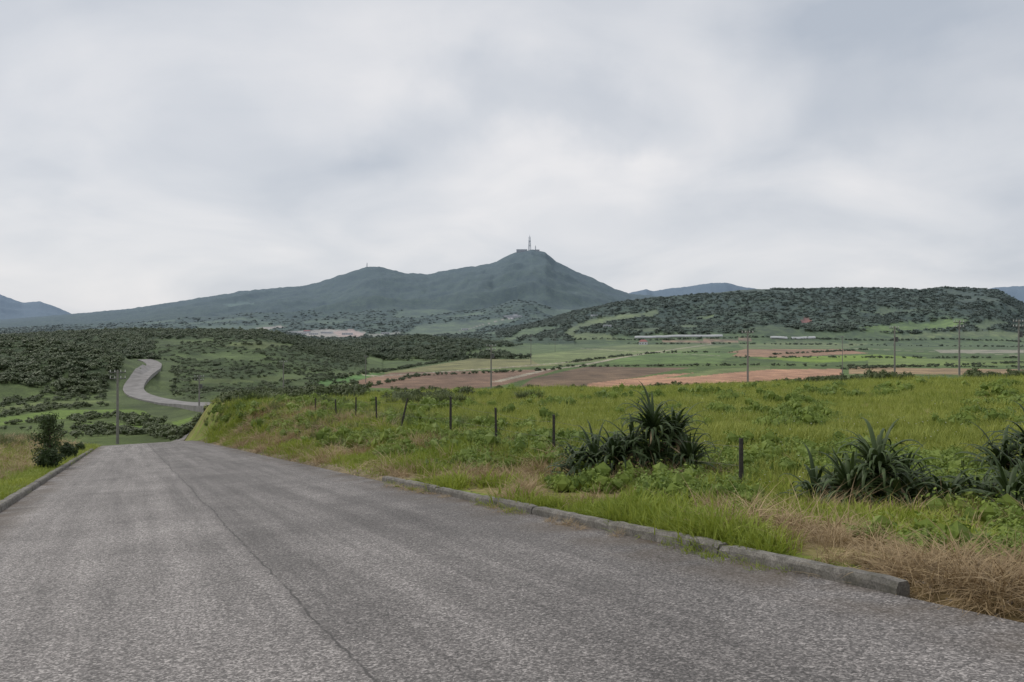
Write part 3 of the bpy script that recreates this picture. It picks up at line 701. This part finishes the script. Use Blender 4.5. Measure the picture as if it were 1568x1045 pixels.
# ------------------------------------------------------------------ power poles
polemat=simple('pole_concrete',(.2,.19,.175),.85,2,.15,bump=0)
dkm=simple('pole_fittings',(.09,.09,.09),.6,3,.1,bump=0)
ceram=simple('insulator',(.5,.5,.48),.4,3,.1,bump=0)
def cyl(V,Fc,mi,a,b_,ra,rb,m,ns=8):
    a=Vector(a);b_=Vector(b_);d=(b_-a).normalized();u_=d.orthogonal().normalized();v_=d.cross(u_);b0=len(V)
    for c,q in((a,ra),(b_,rb)):
        for k in range(ns): V.append(tuple(c+(u_*math.cos(k*6.2832/ns)+v_*math.sin(k*6.2832/ns))*q))
    for k in range(ns): Fc.append((b0+k,b0+(k+1)%ns,b0+ns+(k+1)%ns,b0+ns+k));mi.append(m)
    Fc.append(tuple(b0+k for k in reversed(range(ns))));mi.append(m);Fc.append(tuple(b0+ns+k for k in range(ns)));mi.append(m)
def pole(u,vtop,yy_,arms=1,rot=0,trans=False):
    x_,y_=W(u,yy_);z0=G(x_,y_);top=-(vtop-HV)/F*yy_;h=top-z0
    V=[];Fc=[];mi=[];cyl(V,Fc,mi,(0,0,-.5),(0,0,h),.22,.13,0,10)
    for k in range(arms):
        z=h-.35-.9*k;L=1.1
        cyl(V,Fc,mi,(-L,.13,z),(L,.13,z),.07,.07,1,6)
        cyl(V,Fc,mi,(-L*.6,.13,z),(0,.13,z-.5),.03,.03,1,5);cyl(V,Fc,mi,(L*.6,.13,z),(0,.13,z-.5),.03,.03,1,5)
        for q in(-1.0,-.4,.4,1.0): cyl(V,Fc,mi,(q,.13,z+.05),(q,.13,z+.38),.09,.06,2,6)
    if trans:
        cyl(V,Fc,mi,(.45,0,h-3.2),(.45,0,h-2.2),.32,.32,1,10);cyl(V,Fc,mi,(-.1,0,h-2.7),(.2,0,h-2.7),.06,.06,1,6)
    o=mesh_obj('power_pole',np.array(V),Fc,[polemat,dkm,ceram],mi=mi);o.location=(x_,y_,z0);o.rotation_euler=(0,0,rot);return o
pole(180,567,116,2,.2);pole(305,575,197,2,.3,True);pole(434,553,240,1,.3);pole(752,528,190,2,.1,True)
pole(1145,507,150,1,0);pole(1370,500,165,1,.2,True);pole(1469,491,150,2,.2);pole(1560,490,145,2,.2,True);pole(813,513,620,1);pole(850,512,900,1);pole(1290,515,420,1);pole(560,545,420,1)
# ------------------------------------------------------------------ towers on the peak
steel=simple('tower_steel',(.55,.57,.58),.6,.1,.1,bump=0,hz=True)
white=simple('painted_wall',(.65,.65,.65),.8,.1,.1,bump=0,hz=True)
def lattice(name,x_,y_,h,w0,w1,th_,plats=()):
    z0=G(x_,y_)-3;V=[];Fc=[];mi=[];n_=9;w=lambda z:(w0+(w1-w0)*z/h)/2
    cs=[(1,1),(-1,1),(-1,-1),(1,-1)]
    for i in range(n_):
        a=h*i/n_;b_=h*(i+1)/n_
        for k in range(4):
            c=cs[k];d=cs[(k+1)%4]
            cyl(V,Fc,mi,(c[0]*w(a),c[1]*w(a),a),(c[0]*w(b_),c[1]*w(b_),b_),th_,th_,0,5)
            cyl(V,Fc,mi,(c[0]*w(a),c[1]*w(a),a),(d[0]*w(b_),d[1]*w(b_),b_),th_*.6,th_*.6,0,4)
            cyl(V,Fc,mi,(c[0]*w(b_),c[1]*w(b_),b_),(d[0]*w(b_),d[1]*w(b_),b_),th_*.6,th_*.6,0,4)
    for pz,pr,ph in plats: cyl(V,Fc,mi,(0,0,pz),(0,0,pz+ph),pr,pr,1,12)
    cyl(V,Fc,mi,(0,0,h),(0,0,h*1.15),th_*.9,th_*.5,0,5)
    o=mesh_obj(name,np.array(V),Fc,[steel,white],mi=mi);o.location=(x_,y_,z0);return o
x_,y_=W(811,4480);lattice('radio_tower',x_,y_,80,15,7,1.0,[(32,8,2.5),(44,7,2.5),(54,6.5,4)])
x_,y_=W(820,4480);lattice('radio_tower',x_,y_,30,6,3,.6,[(16,3,2)])
x_,y_=W(562,4480);lattice('radio_tower',x_,y_,30,4,2,.6,[(14,2,2)])
def house(name,x_,y_,w_,d_,h_,rz,flat=True,roofc=None,floors=1):
    z0=G(x_,y_)-.5;V=[];Fc=[];mi=[]
    def box(x0,x1,y0,y1,z0_,z1,m):
        b0=len(V)
        for z in(z0_,z1):
            for p in((x0,y0),(x1,y0),(x1,y1),(x0,y1)): V.append((*p,z))
        for f in((3,2,1,0),(4,5,6,7),(0,1,5,4),(1,2,6,5),(2,3,7,6),(3,0,4,7)): Fc.append(tuple(b0+q for q in f));mi.append(m)
    box(-w_/2,w_/2,-d_/2,d_/2,-2,h_,0)
    if flat: box(-w_/2-.4,w_/2+.4,-d_/2-.4,d_/2+.4,h_+.003,h_+.5,0)
    else:
        b0=len(V);V.extend([(-w_/2-.5,-d_/2-.5,h_),(w_/2+.5,-d_/2-.5,h_),(w_/2+.5,d_/2+.5,h_),(-w_/2-.5,d_/2+.5,h_),(-w_/2+d_*.3,0,h_+d_*.3),(w_/2-d_*.3,0,h_+d_*.3)])
        for f in((0,1,5,4),(1,2,5),(2,3,4,5),(3,0,4)): Fc.append(tuple(b0+q for q in f));mi.append(2)
    nw=max(2,int(w_/4))
    for fl_ in range(floors):
        for k in range(nw):
            c=-w_/2+w_*(k+.5)/nw;zz=h_*(fl_+.35)/floors;box(c-w_/nw*.2,c+w_/nw*.2,-d_/2-.05,-d_/2+.1,zz,zz+h_/floors*.3,1)
    o=mesh_obj(name,np.array(V),Fc,[white,dkm,roofc or white],mi=mi);o.location=(x_,y_,z0);o.rotation_euler=(0,0,rz);return o
x_,y_=W(799,4450);house('transmitter_building',x_,y_,60,16,17,0,floors=2)
x_,y_=W(823,4450);house('transmitter_building',x_,y_,22,12,14,0,floors=2)
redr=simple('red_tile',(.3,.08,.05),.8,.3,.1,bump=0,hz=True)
for (u,v,w_,rf) in [(450,511,24,0),(462,512,26,0),(480,513,22,0),(500,511,30,0),(532,513,26,0),(590,512,22,0),(712,506,18,0),(785,486,60,0),(792,487,30,0),(930,502,14,0),(985,528,12,1),(470,510,20,1),(910,486,12,0)]:
    x_,y_,_z=pixel_hit(u,v);house('farm_building',x_,y_,w_,10,5,random.uniform(-.3,.3),flat=not rf,roofc=redr)
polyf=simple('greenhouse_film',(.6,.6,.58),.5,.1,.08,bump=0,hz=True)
def tunnel(u0,u1,v,rows):
    ax,ay,_=pixel_hit(u0,v);bx_,by_,_=pixel_hit(u1,v);V=[];Fc=[]
    my=min((by_+ay)/2,1300);ax=(u0-CU)/F*my;bx_=(u1-CU)/F*my;ay=my
    n_=30
    for rI in range(rows):
        b0=len(V)
        for i in range(n_+1):
            x=ax+(bx_-ax)*i/n_;y=ay+rI*9;z=G(x,y)
            for k in range(9):
                a=math.pi*k/8;V.append((x,y+3*math.cos(a),z+3.3*math.sin(a)))
        for i in range(n_):
            for k in range(8): Fc.append((b0+i*9+k,b0+i*9+k+1,b0+i*9+9+k+1,b0+i*9+9+k))
        Fc.append(tuple(b0+k for k in range(9)));Fc.append(tuple(b0+n_*9+k for k in range(9)))
    return mesh_obj('greenhouse',np.array(V),Fc,[polyf],smooth=False)
tunnel(972,1106,517,1);tunnel(1180,1205,519,1);tunnel(1212,1248,519,1)
# ------------------------------------------------------------------ world
w=bpy.data.worlds.new('World');scene.world=w;w.use_nodes=True;n=w.node_tree.nodes;l=w.node_tree.links
bg=n['Background'];bg.inputs['Strength'].default_value=.1
EL,AZ=math.radians(48),math.radians(-60)
sky=n.new('ShaderNodeTexSky');sky.sky_type='NISHITA';sky.sun_disc=False;sky.sun_elevation=EL;sky.sun_rotation=AZ
tc=n.new('ShaderNodeTexCoord');sp=n.new('ShaderNodeSeparateXYZ');l.new(tc.outputs['Generated'],sp.inputs[0])
ad=n.new('ShaderNodeMath');ad.operation='ADD';l.new(sp.outputs['Z'],ad.inputs[0]);ad.inputs[1].default_value=.3
mxx=n.new('ShaderNodeMath');mxx.operation='MAXIMUM';mxx.inputs[1].default_value=.1;l.new(ad.outputs[0],mxx.inputs[0])
dvv=n.new('ShaderNodeVectorMath');dvv.operation='DIVIDE';cx=n.new('ShaderNodeCombineXYZ')
l.new(tc.outputs['Generated'],dvv.inputs[0])
for k in range(3): l.new(mxx.outputs[0],cx.inputs[k])
l.new(cx.outputs[0],dvv.inputs[1])
mp=n.new('ShaderNodeMapping');mp.inputs['Location'].default_value=(3.1,1.7,0);l.new(dvv.outputs[0],mp.inputs[0])
n1_=n.new('ShaderNodeTexNoise');n1_.inputs['Scale'].default_value=1.8;n1_.inputs['Detail'].default_value=6;n1_.inputs['Roughness'].default_value=.47;n1_.inputs['Distortion'].default_value=.4;l.new(mp.outputs[0],n1_.inputs['Vector'])
wn=n.new('ShaderNodeTexNoise');wn.inputs['Scale'].default_value=4;wn.inputs['Detail'].default_value=6;wn.inputs['Roughness'].default_value=.52;l.new(tc.outputs['Generated'],wn.inputs['Vector'])
ws=n.new('ShaderNodeVectorMath');ws.operation='SUBTRACT';l.new(wn.outputs['Color'],ws.inputs[0]);ws.inputs[1].default_value=(.5,.5,.5)
wm_=n.new('ShaderNodeVectorMath');wm_.operation='MULTIPLY';l.new(ws.outputs[0],wm_.inputs[0]);wm_.inputs[1].default_value=(.42,.1,.22)
wd=n.new('ShaderNodeVectorMath');wd.operation='ADD';l.new(tc.outputs['Generated'],wd.inputs[0]);l.new(wm_.outputs[0],wd.inputs[1])
nm=n.new('ShaderNodeMath');nm.operation='MULTIPLY_ADD';l.new(n1_.outputs['Fac'],nm.inputs[0]);nm.inputs[1].default_value=.68;nm.inputs[2].default_value=.165
acc=nm.outputs[0]
# (azimuth deg, elevation deg, half width deg, half height deg, amount)
clouds=[(3,14.5,8,3.2,-.17),(27,20,11,4.5,-.19),(22,11.5,10,4,-.12),(-9,17,8,4.5,.11),(6,10.8,8,2,.12),(29,9.0,8,2.6,.09),(-6,12,5,1.6,-.08),(12,21,8,3,.07),(-30,20,9,4,-.03)]
for az,el,wa,we,am in clouds:
    A=math.radians(az);E=math.radians(el)
    sb=n.new('ShaderNodeVectorMath');sb.operation='SUBTRACT';l.new(wd.outputs[0],sb.inputs[0]);sb.inputs[1].default_value=(math.sin(A)*math.cos(E),math.cos(A)*math.cos(E),math.sin(E))
    rt=n.new('ShaderNodeVectorRotate');rt.rotation_type='Z_AXIS';rt.inputs['Angle'].default_value=A;l.new(sb.outputs[0],rt.inputs['Vector'])
    sc1=n.new('ShaderNodeVectorMath');sc1.operation='MULTIPLY';l.new(rt.outputs[0],sc1.inputs[0]);sc1.inputs[1].default_value=(1/math.radians(wa),1.5,1/math.radians(we))
    ln=n.new('ShaderNodeVectorMath');ln.operation='LENGTH';l.new(sc1.outputs[0],ln.inputs[0])
    mr=n.new('ShaderNodeMapRange');mr.interpolation_type='SMOOTHSTEP';mr.inputs[1].default_value=1.5;mr.inputs[2].default_value=.1;mr.inputs[3].default_value=0;mr.inputs[4].default_value=am;l.new(ln.outputs['Value'],mr.inputs[0])
    a2=n.new('ShaderNodeMath');a2.operation='ADD';l.new(acc,a2.inputs[0]);l.new(mr.outputs[0],a2.inputs[1]);acc=a2.outputs[0]
cr=n.new('ShaderNodeValToRGB');e=cr.color_ramp.elements
e[0].position=.24;e[0].color=(.47,.515,.585,1);e[1].position=.72;e[1].color=(.86,.845,.85,1)
k=cr.color_ramp.elements.new(.48);k.color=(.67,.69,.73,1)
l.new(acc,cr.inputs[0])
sc_=n.new('ShaderNodeVectorMath');sc_.operation='SCALE';sc_.inputs['Scale'].default_value=10.2;l.new(cr.outputs[0],sc_.inputs[0])
mx=n.new('ShaderNodeMix');mx.data_type='RGBA';mx.inputs[0].default_value=.94;l.new(sky.outputs[0],mx.inputs[6]);l.new(sc_.outputs[0],mx.inputs[7])
l.new(mx.outputs[2],bg.inputs['Color'])
sun=bpy.data.lights.new('sun','SUN');sun.energy=1.5;sun.angle=math.radians(14);sun.color=(1,.95,.87)
so=bpy.data.objects.new('sun',sun);scene.collection.objects.link(so)
d=Vector((math.sin(AZ)*math.cos(EL),math.cos(AZ)*math.cos(EL),math.sin(EL)));so.rotation_euler=d.to_track_quat('Z','Y').to_euler();so.location=(0,0,50)
# ------------------------------------------------------------------ camera
cam=bpy.data.cameras.new('camera');cam.lens=F/1568*36;cam.sensor_width=36;cam.shift_y=-(522.5-HV)/1568;cam.clip_end=30000;cam.clip_start=.05
co=bpy.data.objects.new('camera',cam);scene.collection.objects.link(co);co.location=(0,0,0);co.rotation_euler=(math.pi/2,0,0)
scene.camera=co
scene.view_settings.view_transform='Standard';scene.view_settings.look='None';scene.view_settings.exposure=0
